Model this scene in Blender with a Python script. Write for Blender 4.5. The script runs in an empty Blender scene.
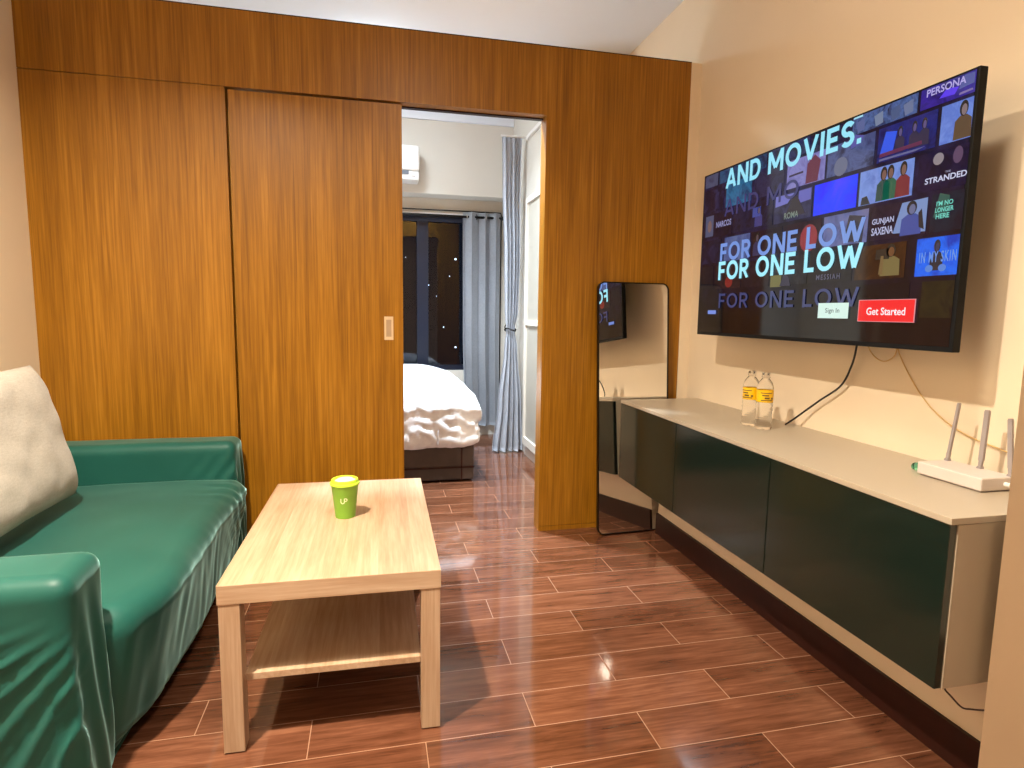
import bpy, bmesh, math, random
from mathutils import Vector, Matrix, noise
random.seed(7)
scene = bpy.context.scene
COL = scene.collection
PI = math.pi

# ------------------------------------------------------------------ materials
def new_mat(name):
    m = bpy.data.materials.new(name); m.use_nodes = True
    nt = m.node_tree
    return m, nt, nt.nodes['Principled BSDF']

def setp(b, **kw):
    for k, v in kw.items():
        k = {'rough': 'Roughness', 'metal': 'Metallic', 'col': 'Base Color', 'spec': 'Specular IOR Level', 'ior': 'IOR',
             'trans': 'Transmission Weight', 'coat': 'Coat Weight', 'coatr': 'Coat Roughness', 'sheen': 'Sheen Weight',
             'ecol': 'Emission Color', 'estr': 'Emission Strength', 'alpha': 'Alpha'}[k]
        if isinstance(v, tuple) and len(v) == 3: v = v + (1,)
        b.inputs[k].default_value = v

def srgb(r, g, b):
    f = lambda c: ((c / 255 + .055) / 1.055) ** 2.4 if c > 10 else c / 255 / 12.92
    return (f(r), f(g), f(b))

class G:
    """tiny node graph helper"""
    def __init__(s, nt): s.nt = nt
    def n(s, t, **kw):
        x = s.nt.nodes.new(t)
        for k, v in kw.items(): setattr(x, k, v)
        return x
    def link(s, a, b): s.nt.links.new(a, b)
    def val(s, sock, v):
        if hasattr(v, 'is_output') or isinstance(v, bpy.types.NodeSocket): s.link(v, sock)
        else: sock.default_value = v
    def m(s, op, a, b=0.0, c=0.0):
        x = s.n('ShaderNodeMath', operation=op)
        s.val(x.inputs[0], a); s.val(x.inputs[1], b); s.val(x.inputs[2], c)
        return x.outputs[0]
    def pos(s):
        g = s.n('ShaderNodeNewGeometry'); return g.outputs['Position']
    def obj(s):
        g = s.n('ShaderNodeTexCoord'); return g.outputs['Object']
    def sep(s, v):
        x = s.n('ShaderNodeSeparateXYZ'); s.link(v, x.inputs[0]); return x.outputs
    def comb(s, x, y, z):
        c = s.n('ShaderNodeCombineXYZ'); s.val(c.inputs[0], x); s.val(c.inputs[1], y); s.val(c.inputs[2], z); return c.outputs[0]
    def scale(s, v, sc):
        x = s.n('ShaderNodeMapping'); s.link(v, x.inputs[0]); x.inputs['Scale'].default_value = sc; return x.outputs[0]
    def noise(s, v, scale, detail=3, rough=.5, dist=0):
        x = s.n('ShaderNodeTexNoise'); s.link(v, x.inputs['Vector']); x.inputs['Scale'].default_value = scale
        x.inputs['Detail'].default_value = detail; x.inputs['Roughness'].default_value = rough
        x.inputs['Distortion'].default_value = dist; return x.outputs['Fac']
    def ramp(s, f, stops, interp='LINEAR'):
        x = s.n('ShaderNodeValToRGB'); s.link(f, x.inputs[0]); cr = x.color_ramp; cr.interpolation = interp
        while len(cr.elements) < len(stops): cr.elements.new(.5)
        for e, (p, c) in zip(cr.elements, stops):
            e.position = p; e.color = tuple(c) + (1,) if len(c) == 3 else c
        return x.outputs[0]
    def mix(s, f, a, b, blend='MIX'):
        x = s.n('ShaderNodeMix', data_type='RGBA', blend_type=blend)
        s.val(x.inputs[0], f)
        for sock, v in ((x.inputs[6], a), (x.inputs[7], b)):
            if isinstance(v, tuple): sock.default_value = v + (1,) if len(v) == 3 else v
            else: s.link(v, sock)
        return x.outputs[2]
    def bump(s, h, strength, dist, b):
        x = s.n('ShaderNodeBump'); s.link(h, x.inputs['Height']); x.inputs['Strength'].default_value = strength
        x.inputs['Distance'].default_value = dist; s.link(x.outputs[0], b.inputs['Normal'])

def plain(name, col, rough=.5, nscale=6, var=.04, bump=0, bscale=200, **kw):
    """painted or moulded surface with a faint procedural mottling"""
    m, nt, b = new_mat(name); g = G(nt)
    f = g.noise(g.obj(), nscale, 4)
    lo = tuple(max(0, c * (1 - var)) for c in col); hi = tuple(min(1, c * (1 + var)) for c in col)
    g.link(g.ramp(f, [(.3, lo), (.7, hi)]), b.inputs['Base Color'])
    setp(b, rough=rough, **kw)
    if bump: g.bump(g.noise(g.obj(), bscale, 3), bump, .001, b)
    return m

def emis(name, col, strength, rough=.3):
    m, nt, b = new_mat(name); g = G(nt)
    f = g.noise(g.obj(), 3, 2)
    g.link(g.ramp(f, [(.2, tuple(c * .9 for c in col)), (.8, col)]), b.inputs['Emission Color'])
    setp(b, estr=strength, col=(.02, .02, .02), rough=rough)
    return m

def wood_partition():
    m, nt, b = new_mat('oak_laminate'); g = G(nt)
    P = g.pos()
    broad = g.noise(g.scale(P, (1, 1, .05)), 10, 3, .5, .3)
    grain = g.noise(g.scale(P, (1, 1, .022)), 95, 4, .6, .35)
    fine = g.noise(g.scale(P, (1, 1, .02)), 240, 2, .6)
    mixv = g.m('ADD', g.m('MULTIPLY', broad, .26), g.m('ADD', g.m('MULTIPLY', grain, .56), g.m('MULTIPLY', fine, .18)))
    c = g.ramp(mixv, [(.34, srgb(112, 70, 6)), (.45, srgb(136, 88, 13)), (.53, srgb(150, 99, 18)), (.66, srgb(174, 119, 34))])
    g.link(c, b.inputs['Base Color'])
    setp(b, rough=.38, spec=.35)
    g.bump(grain, .12, .0006, b)
    return m

def light_oak(name='light_oak_foil', axis='y'):
    m, nt, b = new_mat(name); g = G(nt)
    P = g.obj(); X, Y, Z = g.sep(P)
    if axis == 'x': X, Y, Z = Z, X, Y
    if axis == 'z': X, Y, Z = g.m('ADD', X, Y), Z, g.m('SUBTRACT', X, Y)
    # planks about 95 mm wide joined side by side, each with its own tone
    pl = g.m('FLOOR', g.m('MULTIPLY', g.m('ADD', X, 3.03), 10.5))
    w = g.n('ShaderNodeTexWhiteNoise', noise_dimensions='1D'); g.link(pl, w.inputs['W'])
    shifted = g.comb(X, g.m('ADD', Y, g.m('MULTIPLY', w.outputs['Value'], 3)), Z)
    grain = g.noise(g.scale(shifted, (1, .05, 1)), 110, 4, .6, .2)
    broad = g.noise(g.scale(shifted, (1, .1, 1)), 18, 3, .5, .5)
    v = g.m('ADD', g.m('MULTIPLY', grain, .5), g.m('ADD', g.m('MULTIPLY', broad, .3), g.m('MULTIPLY', w.outputs['Value'], .2)))
    c = g.ramp(v, [(.25, srgb(150, 116, 88)), (.45, srgb(173, 142, 114)), (.62, srgb(189, 162, 136)), (.8, srgb(204, 182, 158))])
    g.link(c, b.inputs['Base Color']); setp(b, rough=.36, spec=.4)
    return m

def floor_tiles():
    m, nt, b = new_mat('wood_look_floor_tiles'); g = G(nt)
    TU, TV, SU, SV = -.8528, -.5352, .597, .1502
    X, Y, Z = g.sep(g.pos())
    rv = g.m('DIVIDE', g.m('SUBTRACT', TV, Y), SV)
    row = g.m('FLOOR', rv); fv = g.m('SUBTRACT', rv, row)
    odd = g.m('MULTIPLY', g.m('FLOORED_MODULO', row, 2.0), .5)
    ru = g.m('ADD', g.m('DIVIDE', g.m('SUBTRACT', X, TU), SU), odd)
    colm = g.m('FLOOR', ru); fu = g.m('SUBTRACT', ru, colm)
    du = g.m('MULTIPLY', g.m('MINIMUM', fu, g.m('SUBTRACT', 1.0, fu)), SU)
    dv = g.m('MULTIPLY', g.m('MINIMUM', fv, g.m('SUBTRACT', 1.0, fv)), SV)
    d = g.m('MINIMUM', du, dv)
    grout = g.m('LESS_THAN', d, .00125)
    w = g.n('ShaderNodeTexWhiteNoise', noise_dimensions='2D'); g.link(g.comb(row, colm, 0), w.inputs['Vector'])
    rnd = w.outputs['Value']
    P2 = g.comb(g.m('ADD', X, g.m('MULTIPLY', rnd, 7)), Y, g.m('MULTIPLY', rnd, 5))
    grain = g.noise(g.scale(P2, (.07, 1, 1)), 70, 5, .65, .5)
    broad = g.noise(g.scale(P2, (.2, 1, 1)), 14, 4, .6, .8)
    v = g.m('ADD', g.m('MULTIPLY', grain, .5), g.m('ADD', g.m('MULTIPLY', broad, .38), g.m('MULTIPLY', rnd, .12)))
    c = g.ramp(v, [(.3, srgb(64, 36, 24)), (.44, srgb(92, 55, 37)), (.55, srgb(112, 70, 50)), (.7, srgb(138, 92, 68))])
    c = g.mix(grout, c, srgb(150, 112, 86))
    g.link(c, b.inputs['Base Color'])
    r = g.m('ADD', g.m('MULTIPLY', grain, .07), g.m('ADD', .045, g.m('MULTIPLY', grout, .4)))
    g.link(r, b.inputs['Roughness']); setp(b, spec=.75, ior=1.55)
    h = g.m('MINIMUM', g.m('MULTIPLY', d, 300), 1.0)
    wob = g.noise(g.scale(P2, (.3, 1, 1)), 16, 2)
    g.bump(g.m('ADD', g.m('MULTIPLY', h, .35), g.m('MULTIPLY', wob, .18)), .18, .0015, b)
    return m

def satin_green():
    m, nt, b = new_mat('green_stretch_cover'); g = G(nt)
    P = g.obj()
    f = g.noise(P, 2.5, 3)
    c = g.ramp(f, [(.3, srgb(24, 74, 66)), (.7, srgb(31, 87, 78))])
    g.link(c, b.inputs['Base Color'])
    setp(b, rough=.48, spec=.25, sheen=1.0)
    b.inputs['Sheen Tint'].default_value = (.55, 1.0, 1.0, 1)
    b.inputs['Sheen Roughness'].default_value = .28
    g.bump(g.noise(P, 420, 2), .08, .0006, b)
    return m

def linen(name, c1, c2, bump=.25):
    m, nt, b = new_mat(name); g = G(nt)
    P = g.obj()
    w1 = g.noise(g.scale(P, (1, 1, .15)), 330, 2); w2 = g.noise(g.scale(P, (.15, .15, 1)), 330, 2)
    f = g.m('ADD', g.m('MULTIPLY', w1, .35), g.m('ADD', g.m('MULTIPLY', w2, .35), g.m('MULTIPLY', g.noise(P, 5, 3), .3)))
    g.link(g.ramp(f, [(.35, c1), (.65, c2)]), b.inputs['Base Color'])
    setp(b, rough=.85, spec=.2, sheen=.2)
    g.bump(f, bump, .001, b)
    return m

M = {}
M['part'] = wood_partition()
M['oak'] = light_oak()
M['oakx'] = light_oak('light_oak_edge', 'x')
M['oakz'] = light_oak('light_oak_leg', 'z')
M['floor'] = floor_tiles()
M['wall'] = plain('beige_wall_paint', srgb(230, 212, 186), .75, 3, .02, .15, 260, spec=.25)
M['wall_bed'] = plain('pale_beige_wall_paint', srgb(214, 208, 198), .8, 3, .02, .1, 260, spec=.2)
M['ceil'] = plain('white_ceiling_paint', srgb(222, 226, 234), .85, 2, .015, .1, 200, spec=.2)
M['skirt'] = plain('dark_brown_skirting_tile', srgb(44, 17, 11), .4, 20, .15, spec=.3)
M['white_lam'] = plain('white_cabinet_board', srgb(170, 156, 136), .35, 4, .015, spec=.45)
M['green_gloss'] = plain('dark_green_glossy_front', srgb(20, 32, 26), .13, 3, .05, spec=.55)
M['cover'] = satin_green()
M['linen'] = linen('oatmeal_linen', srgb(162, 155, 144), srgb(188, 182, 173))
M['duvet'] = plain('white_cotton_duvet', srgb(232, 234, 238), .8, 6, .02, .1, 300, spec=.2)
M['curtain'] = linen('grey_curtain_cloth', srgb(172, 176, 184), srgb(198, 202, 210), .15)
M['curtain_pale'] = linen('pale_grey_curtain_cloth', srgb(200, 203, 212), srgb(226, 229, 236), .15)
M['bed_base'] = plain('dark_brown_leatherette', srgb(64, 52, 46), .45, 12, .15, .3, 60)
M['black'] = plain('black_plastic', srgb(16, 16, 18), .35, 6, .1)
M['blackm'] = plain('black_metal', srgb(14, 13, 13), .3, 6, .1, metal=.4)
M['white_pl'] = plain('white_plastic', srgb(232, 228, 224), .35, 6, .02)
M['grey_pl'] = plain('grey_plastic', srgb(150, 140, 138), .4, 6, .05)
M['port'] = plain('dark_port_recess', srgb(112, 96, 94), .5, 30, .2)
M['vent'] = plain('grey_vent_slot', srgb(96, 100, 108), .5, 8, .1)
M['navy_fr'] = plain('dark_navy_window_frame', srgb(2, 18, 42), .4, 4, .1)
M['lampring'] = plain('white_lamp_ring', srgb(230, 228, 224), .4, 6, .02)
M['chrome'] = plain('brushed_steel', (.62, .6, .57), .3, 30, .06, metal=1.0)
M['inox_pale'] = plain('satin_nickel_pull', srgb(206, 178, 142), .4, 20, .04)
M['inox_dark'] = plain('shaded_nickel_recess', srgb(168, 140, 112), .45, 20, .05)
M['cup'] = plain('lime_green_paper', srgb(122, 172, 54), .5, 10, .03)
M['cuplid'] = plain('bright_lime_lid', srgb(186, 226, 60), .35, 10, .03)
M['cupwhite'] = plain('cream_print', srgb(240, 246, 206), .5, 10, .02)
M['label'] = plain('yellow_bottle_label', srgb(236, 186, 8), .4, 40, .1)
M['labelprint'] = plain('dark_label_print', srgb(92, 74, 40), .5, 20, .1)
M['labelgrey'] = plain('silver_label_print', srgb(150, 150, 142), .4, 20, .1)
M['beige_cable'] = plain('beige_cable_sheath', srgb(206, 170, 110), .45, 20, .05)
M['hook'] = plain('dark_plug_tip', srgb(60, 34, 20), .5, 20, .05)
M['dust'] = plain('dark_cardboard', srgb(90, 70, 50), .6, 20, .1)

def mirror_mat():
    m, nt, b = new_mat('mirror_glass'); g = G(nt)
    g.link(g.ramp(g.noise(g.obj(), 4, 2), [(0, (.86, .86, .85)), (1, (.88, .88, .87))]), b.inputs['Base Color'])
    setp(b, metal=1.0, rough=.005); return m
M['mirror'] = mirror_mat()

def clear(name, col, rough=.02, ior=1.45):
    m, nt, b = new_mat(name); g = G(nt)
    g.link(g.ramp(g.noise(g.obj(), 20, 2), [(0, tuple(c * .97 for c in col)), (1, col)]), b.inputs['Base Color'])
    setp(b, trans=1.0, rough=rough, ior=ior); return m
M['pet'] = clear('clear_bottle_plastic', (.97, .97, .96), .03, 1.2)
M['greenclear'] = clear('translucent_green_plastic', (.25, .8, .6), .15, 1.3)
def pane_mat():
    m, nt, b = new_mat('window_pane_glass'); g = G(nt)
    out = [n for n in nt.nodes if n.type == 'OUTPUT_MATERIAL'][0]
    tr = g.n('ShaderNodeBsdfTransparent'); tr.inputs[0].default_value = (.82, .86, .92, 1)
    gl = g.n('ShaderNodeBsdfGlossy'); gl.inputs['Roughness'].default_value = .01
    fr = g.n('ShaderNodeFresnel'); fr.inputs[0].default_value = 1.45
    mx = g.n('ShaderNodeMixShader'); g.link(fr.outputs[0], mx.inputs[0]); g.link(tr.outputs[0], mx.inputs[1]); g.link(gl.outputs[0], mx.inputs[2])
    g.link(mx.outputs[0], out.inputs[0]); nt.nodes.remove(b); return m
M['glass'] = pane_mat()

# ------------------------------------------------------------------ mesh helpers
def link(ob, parent=None):
    COL.objects.link(ob)
    if parent is not None: ob.parent = parent
    return ob

def box(bm, x0, x1, y0, y1, z0, z1, bev=0, seg=2, mat=0):
    vs = [bm.verts.new((x, y, z)) for x in (x0, x1) for y in (y0, y1) for z in (z0, z1)]
    idx = [(0, 1, 3, 2), (4, 6, 7, 5), (0, 4, 5, 1), (2, 3, 7, 6), (0, 2, 6, 4), (1, 5, 7, 3)]
    fs = [bm.faces.new([vs[i] for i in f]) for f in idx]
    for f in fs: f.material_index = mat
    if bev > 0:
        es = list({e for f in fs for e in f.edges})
        bmesh.ops.bevel(bm, geom=es, offset=bev, segments=seg, affect='EDGES', profile=.5)
    return fs

def part(name, bm, mats, parent=None, smooth=False, local=False, autosmooth=None):
    """one mesh object; world coordinates are re-based on the parent's location unless local"""
    bmesh.ops.recalc_face_normals(bm, faces=bm.faces)
    me = bpy.data.meshes.new(name)
    off = Vector((0, 0, 0))
    if parent is not None and not local: off = Vector(parent.get('_w', (0, 0, 0)))
    if not local and parent is None:
        # origin at the thing's base centre
        xs = [v.co for v in bm.verts]
        off = Vector(((min(v.x for v in xs) + max(v.x for v in xs)) / 2, (min(v.y for v in xs) + max(v.y for v in xs)) / 2, min(v.z for v in xs)))
    if off.length: bmesh.ops.translate(bm, vec=-off, verts=bm.verts)
    bm.to_mesh(me); bm.free()
    for mm in (mats if isinstance(mats, (list, tuple)) else [mats]): me.materials.append(mm)
    if smooth:
        for p in me.polygons: p.use_smooth = True
        if autosmooth: me.set_sharp_from_angle(angle=math.radians(autosmooth))
    ob = bpy.data.objects.new(name, me)
    link(ob, parent)
    if parent is None and not local: ob.location = off
    ob['_w'] = tuple(Vector(off)) if not local else (0, 0, 0)
    return ob

def thing(name, label, cat, loc=(0, 0, 0), rotz=0, group=None):
    o = bpy.data.objects.new(name, None); COL.objects.link(o)
    o.empty_display_size = .05
    o.location = loc; o.rotation_euler = (0, 0, rotz); o['_w'] = tuple(loc)
    o['label'] = label; o['category'] = cat
    if group: o['group'] = group
    return o

def tag(o, label, cat, group=None):
    o['label'] = label; o['category'] = cat
    if group: o['group'] = group
    return o

def struct(name, bm, mats, parent=None, **kw):
    o = part(name, bm, mats, parent, **kw)
    if parent is None: o['kind'] = 'structure'
    return o

def B(*a, **k):
    bm = bmesh.new(); box(bm, *a, **k); return bm

def tube(bm, pts, r, seg=10, cap=True, mat=0):
    pts = [Vector(p) for p in pts]; rings = []
    n = len(pts); up = None
    for i, p in enumerate(pts):
        t = (pts[min(i + 1, n - 1)] - pts[max(i - 1, 0)]).normalized()
        if up is None:
            up = Vector((0, 0, 1)) if abs(t.z) < .9 else Vector((1, 0, 0))
        a = t.cross(up)
        if a.length < 1e-5: a = t.orthogonal()
        a.normalize(); b = a.cross(t).normalized(); up = b
        rr = r[i] if isinstance(r, (list, tuple)) else r
        rings.append([bm.verts.new(p + (a * math.cos(2 * PI * k / seg) + b * math.sin(2 * PI * k / seg)) * rr) for k in range(seg)])
    for i in range(n - 1):
        for k in range(seg):
            f = bm.faces.new([rings[i][k], rings[i][(k + 1) % seg], rings[i + 1][(k + 1) % seg], rings[i + 1][k]]); f.material_index = mat
    if cap:
        for rg in (rings[0], rings[-1]):
            try: bm.faces.new(rg).material_index = mat
            except ValueError: pass

def smooth_path(pts, n=8):
    """Catmull-Rom through the points"""
    P = [Vector(p) for p in pts]; P = [P[0] * 2 - P[1]] + P + [P[-1] * 2 - P[-2]]
    out = []
    for i in range(1, len(P) - 2):
        for k in range(n):
            t = k / n; a, b, c, d = P[i - 1], P[i], P[i + 1], P[i + 2]
            out.append(.5 * ((2 * b) + (c - a) * t + (2 * a - 5 * b + 4 * c - d) * t * t + (3 * b - a - 3 * c + d) * t ** 3))
    out.append(P[-2]); return out

def lathe(bm, prof, cx, cy, seg=32, mat=0, squash=None):
    rings = []
    for (r, z) in prof:
        if r < 1e-6: rings.append([bm.verts.new((cx, cy, z))])
        else: rings.append([bm.verts.new((cx + r * math.cos(2 * PI * k / seg), cy + r * math.sin(2 * PI * k / seg), z)) for k in range(seg)])
    for a, b in zip(rings, rings[1:]):
        for k in range(seg):
            k2 = (k + 1) % seg
            if len(a) == 1 and len(b) == 1: continue
            if len(a) == 1: f = bm.faces.new([a[0], b[k2], b[k]])
            elif len(b) == 1: f = bm.faces.new([a[k], a[k2], b[0]])
            else: f = bm.faces.new([a[k], a[k2], b[k2], b[k]])
            f.material_index = mat

def rbox(bm, x0, x1, y0, y1, z0, z1, r, step=.03, disp=None):
    """rounded box on a dense grid, displaced by disp(point, normal)"""
    lo = Vector((x0, y0, z0)); hi = Vector((x1, y1, z1))
    n = [max(2, int(math.ceil((hi[i] - lo[i]) / step))) for i in range(3)]
    # cluster the samples near the rounded edges
    def samples(i):
        L = hi[i] - lo[i]; rr = min(r, L / 2 * .999)
        s = [lo[i] + rr * (1 - math.cos(PI / 2 * k / 5)) for k in range(5)]
        s += [lo[i] + rr + (L - 2 * rr) * k / n[i] for k in range(n[i] + 1)]
        s += [hi[i] - rr * (1 - math.cos(PI / 2 * k / 5)) for k in range(4, -1, -1)]
        return s
    S = [samples(i) for i in range(3)]
    cache = {}
    def vert(i, j, k):
        key = (i, j, k)
        if key in cache: return cache[key]
        p = Vector((S[0][i], S[1][j], S[2][k]))
        inner = Vector([min(max(p[a], lo[a] + min(r, (hi[a] - lo[a]) / 2)), hi[a] - min(r, (hi[a] - lo[a]) / 2)) for a in range(3)])
        d = p - inner
        if d.length > 1e-9:
            nn = d.normalized(); q = inner + nn * r
        else:
            nn = Vector((0, 0, 1)); q = p
        if disp: q = disp(q, nn)
        cache[key] = bm.verts.new(q); return cache[key]
    N = [len(s) - 1 for s in S]
    def quad(a, b, c, d):
        vs = [vert(*a), vert(*b), vert(*c), vert(*d)]
        if len(set(vs)) == 4: bm.faces.new(vs)
    for i in range(N[0]):
        for j in range(N[1]):
            for k in (0, N[2]): quad((i, j, k), (i + 1, j, k), (i + 1, j + 1, k), (i, j + 1, k))
    for i in range(N[0]):
        for k in range(N[2]):
            for j in (0, N[1]): quad((i, j, k), (i + 1, j, k), (i + 1, j, k + 1), (i, j, k + 1))
    for j in range(N[1]):
        for k in range(N[2]):
            for i in (0, N[0]): quad((i, j, k), (i, j + 1, k), (i, j + 1, k + 1), (i, j, k + 1))
    bmesh.ops.remove_doubles(bm, verts=bm.verts, dist=1e-5)

def rrect(w, h, r, n=8):
    """rounded rectangle outline in 2D centred on 0"""
    out = []
    for cx, cy, a0 in ((w / 2 - r, h / 2 - r, 0), (-w / 2 + r, h / 2 - r, PI / 2), (-w / 2 + r, -h / 2 + r, PI), (w / 2 - r, -h / 2 + r, 1.5 * PI)):
        for k in range(n + 1):
            a = a0 + PI / 2 * k / n; out.append((cx + r * math.cos(a), cy + r * math.sin(a)))
    return out

def text_mesh(body, x0, x1, z0, z1, plane, mapf, mat, name, parent, weight=0.0, spacing=1.0, shear=0):
    """lettering built from the built-in font, fitted into x0..x1 (running direction) and z0..z1, mapped by mapf(u, v) -> Vector"""
    cu = bpy.data.curves.new(name, 'FONT'); cu.body = body; cu.size = 1; cu.offset = weight; cu.space_character = spacing
    cu.resolution_u = 3; cu.shear = shear
    tmp = bpy.data.objects.new('tmp', cu); COL.objects.link(tmp)
    bpy.context.view_layer.update()
    me = bpy.data.meshes.new_from_object(tmp.evaluated_get(bpy.context.evaluated_depsgraph_get()))
    bpy.data.objects.remove(tmp); bpy.data.curves.remove(cu)
    xs = [v.co.x for v in me.vertices]; ys = [v.co.y for v in me.vertices]
    ax, bx, ay, by = min(xs), max(xs), min(ys), max(ys)
    off = Vector(parent.get('_w', (0, 0, 0))) if parent is not None else Vector((0, 0, 0))
    for v in me.vertices:
        u = x0 + (v.co.x - ax) / (bx - ax) * (x1 - x0); w = z0 + (v.co.y - ay) / (by - ay) * (z1 - z0)
        v.co = mapf(u, w) - off
    me.materials.append(mat)
    ob = bpy.data.objects.new(name, me); link(ob, parent)
    return ob

# ------------------------------------------------------------------ key dimensions (metres)
XL, XR, XB = -2.942, .055, -.39        # left wall, right wall, bedroom side wall
YB, YN = 2.5, -5.4                     # bedroom window wall, wall behind the camera
H = 2.78
PH = 2.378                             # partition height
SEAM = 2.065

# ------------------------------------------------------------------ setting
struct('floor', B(XL - .1, .5, YN - .1, YB + .1, -.06, 0), M['floor'])
struct('ceiling', B(XL - .1, .5, YN - .1, YB + .1, H, H + .06), M['ceil'])
struct('wall_left', B(XL - .1, XL, YN, YB + .1, 0, H), M['wall'])
struct('wall_right', B(XR, XR + .1, -1.93, YB + .1, 0, H), M['wall'])
struct('wall_back', B(XL - .1, .5, YN - .1, YN, 0, H), M['wall'])
bm = B(-.277, .5, -1.948, -1.934, 0, H)
for v in bm.verts:
    if v.co.x < 0 and v.co.y > -1.94: v.co.x = -.254
struct('wall_return_right', bm, M['wall'])
struct('wall_near_right', B(.4, .5, YN, -1.948, 0, H), M['wall'])
struct('wall_low_right', B(-.145, XR, -1.93, -.135, 0, .300), M['wall'])
struct('trim_corner', B(0.0, XR, -.004, .09, 0, PH), M['wall'])
struct('wall_bedroom_right', B(XB, XR, .95, YB, 0, H), M['wall_bed'])
struct('baseboard_right', B(-.157, -.145, -1.93, -.135, 0, .106), M['skirt'])
# bedroom window wall with an opening, and the beam over it
wx0, wx1, wz0, wz1 = -2.35, -.52, .60, 1.95
bm = bmesh.new()
box(bm, XL, wx0, YB, YB + .12, 0, H); box(bm, wx1, XB + .3, YB, YB + .12, 0, H)
box(bm, wx0, wx1, YB, YB + .12, 0, wz0); box(bm, wx0, wx1, YB, YB + .12, wz1, H)
struct('wall_bedroom_window', bm, M['wall_bed'])
struct('trim_beam', B(XL, XB, 2.3, YB, 2.10, H), M['wall_bed'])
struct('trim_cornice', B(XL, XB, 2.275, 2.3, 2.685, H), M['ceil'])
struct('baseboard_bedroom', B(XB - .012, XB, .95, 1.7, 0, .1), M['white_pl'])

# window: frame, mullions and panes
win = bpy.data.objects.new('window_1', None); COL.objects.link(win); win['kind'] = 'structure'; win['_w'] = (0, 0, 0)
bm = bmesh.new()
box(bm, wx0, wx1, YB + .02, YB + .09, wz1 - .045, wz1); box(bm, wx0, wx1, YB + .02, YB + .09, wz0, wz0 + .045)
box(bm, wx0, wx0 + .045, YB + .02, YB + .09, wz0, wz1); box(bm, wx1 - .045, wx1, YB + .02, YB + .09, wz0, wz1)
part('window_frame', bm, M['navy_fr'], win)
for mx in (-1.79, -1.19):
    part('mullion', B(mx, mx + .10, YB + .025, YB + .085, wz0, wz1), M['navy_fr'], win)
for a, b_ in ((wx0 + .045, -1.79), (-1.69, -1.19), (-1.09, wx1 - .045)):
    part('pane', B(a, b_, YB + .05, YB + .056, wz0 + .045, wz1 - .045), M['glass'], win)
part('window_head_trim', B(wx0, wx1, YB - .012, YB + .02, wz1 + .002, wz1 + .026), M['white_pl'], win)

# wood partition: fixed panel, header, right panel
struct('wall_partition_left', B(XL, -2.176, 0, .09, 0, SEAM - .0015), M['part'])
struct('wall_partition_header', B(XL, 0, 0, .09, SEAM + .0015, PH), M['part'])
struct('wall_partition_right', B(-.749, 0, 0, .09, .026, SEAM + .0015), M['part'])
struct('trim_partition_foot', B(-.749, 0, 0, .09, 0, .024), M['part'])
struct('trim_partition_cap', B(XL, 0, -.001, .091, PH, PH + .004), M['skirt'])
# sliding door, set slightly back from the face
door = bpy.data.objects.new('door_1', None); COL.objects.link(door); door['kind'] = 'structure'
door.location = (-1.8, .02, 0); door['_w'] = (-1.8, .02, 0)
part('door_panel', B(-2.166, -1.432, .008, .052, .006, SEAM - .008), M['part'], door)
bm = bmesh.new()
# recessed pull: rim with a hollow
hx, hz = -1.499, 1.043
for (a, b_, c, d) in ((-.021, -.012, -.055, .055), (.012, .021, -.055, .055), (-.012, .012, .040, .055), (-.012, .012, -.055, -.040)):
    box(bm, hx + a, hx + b_, .0055, .010, hz + c, hz + d)
hd = part('door_pull', bm, M['inox_pale'], door)
part('pull_recess', B(hx - .012, hx + .012, .0072, .010, hz - .04, hz + .04), M['inox_dark'], hd)
struct('trim_leak_blocker', B(-2.20, -2.150, .0735, .090, .001, SEAM - .006), M['part'])  # unseen strip added to block bedroom light leaking past the door
struct('trim_track', B(XL, -.749, .056, .084, SEAM - .004, SEAM + .0015), M['skirt'])

# bedroom side door (white, panelled) on the right wall
d2 = bpy.data.objects.new('door_2', None); COL.objects.link(d2); d2['kind'] = 'structure'; d2['_w'] = (XB, 1.4, 0)
d2.location = (XB, 1.4, 0)
M['door_paint'] = plain('greyed_white_door_paint', srgb(176, 170, 158), .4, 6, .02)
bm = bmesh.new(); box(bm, XB - .03, XB - .002, 1.02, 1.62, .11, 1.95, bev=.003)
part('door_leaf', bm, M['door_paint'], d2)
bm = bmesh.new()
for y0, y1, z0, z1 in ((1.0, 1.04, .1, 1.98), (1.60, 1.64, .1, 1.98), (1.04, 1.6, 1.94, 1.98), (1.04, 1.6, 1.03, 1.07), (1.04, 1.6, .1, .16)):
    box(bm, XB - .045, XB - .028, y0, y1, z0, z1)
part('door_frame', bm, M['wall_bed'], d2)

# ------------------------------------------------------------------ console
con = thing('media_console', 'long white wall-hung low cabinet with three glossy dark green doors under the television', 'cabinet', (-.15, -1.0, .306))
cy0, cy1, cx0 = -1.905, -.122, -.347
bm = bmesh.new()
box(bm, cx0, XR - .001, cy0, cy0 + .018, .306, .684, bev=.0008)
box(bm, cx0, XR - .001, cy1 - .018, cy1, .306, .684, bev=.0008)
box(bm, cx0, XR - .001, cy0 + .018, cy1 - .018, .306, .324)
box(bm, cx0 + .01, XR - .001, cy0 + .6, cy0 + .632, .324, .684)
box(bm, cx0 + .01, XR - .001, cy0 + 1.2, cy0 + 1.232, .324, .684)
box(bm, XR - .012, XR - .001, cy0 + .018, cy1 - .018, .324, .684)
part('carcass', bm, M['white_lam'], con)
part('top_board', B(-.368, XR - .001, cy0 - .001, cy1 + .001, .685, .700, bev=.0012), M['white_lam'], con)
for (a, b_) in ((cy0 + .002, -1.2985), (-1.2945, -.6945), (-.6905, cy1 - .002)):
    part('door', B(-.367, -.349, a, b_, .307, .6835, bev=.0012), M['green_gloss'], con)

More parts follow.
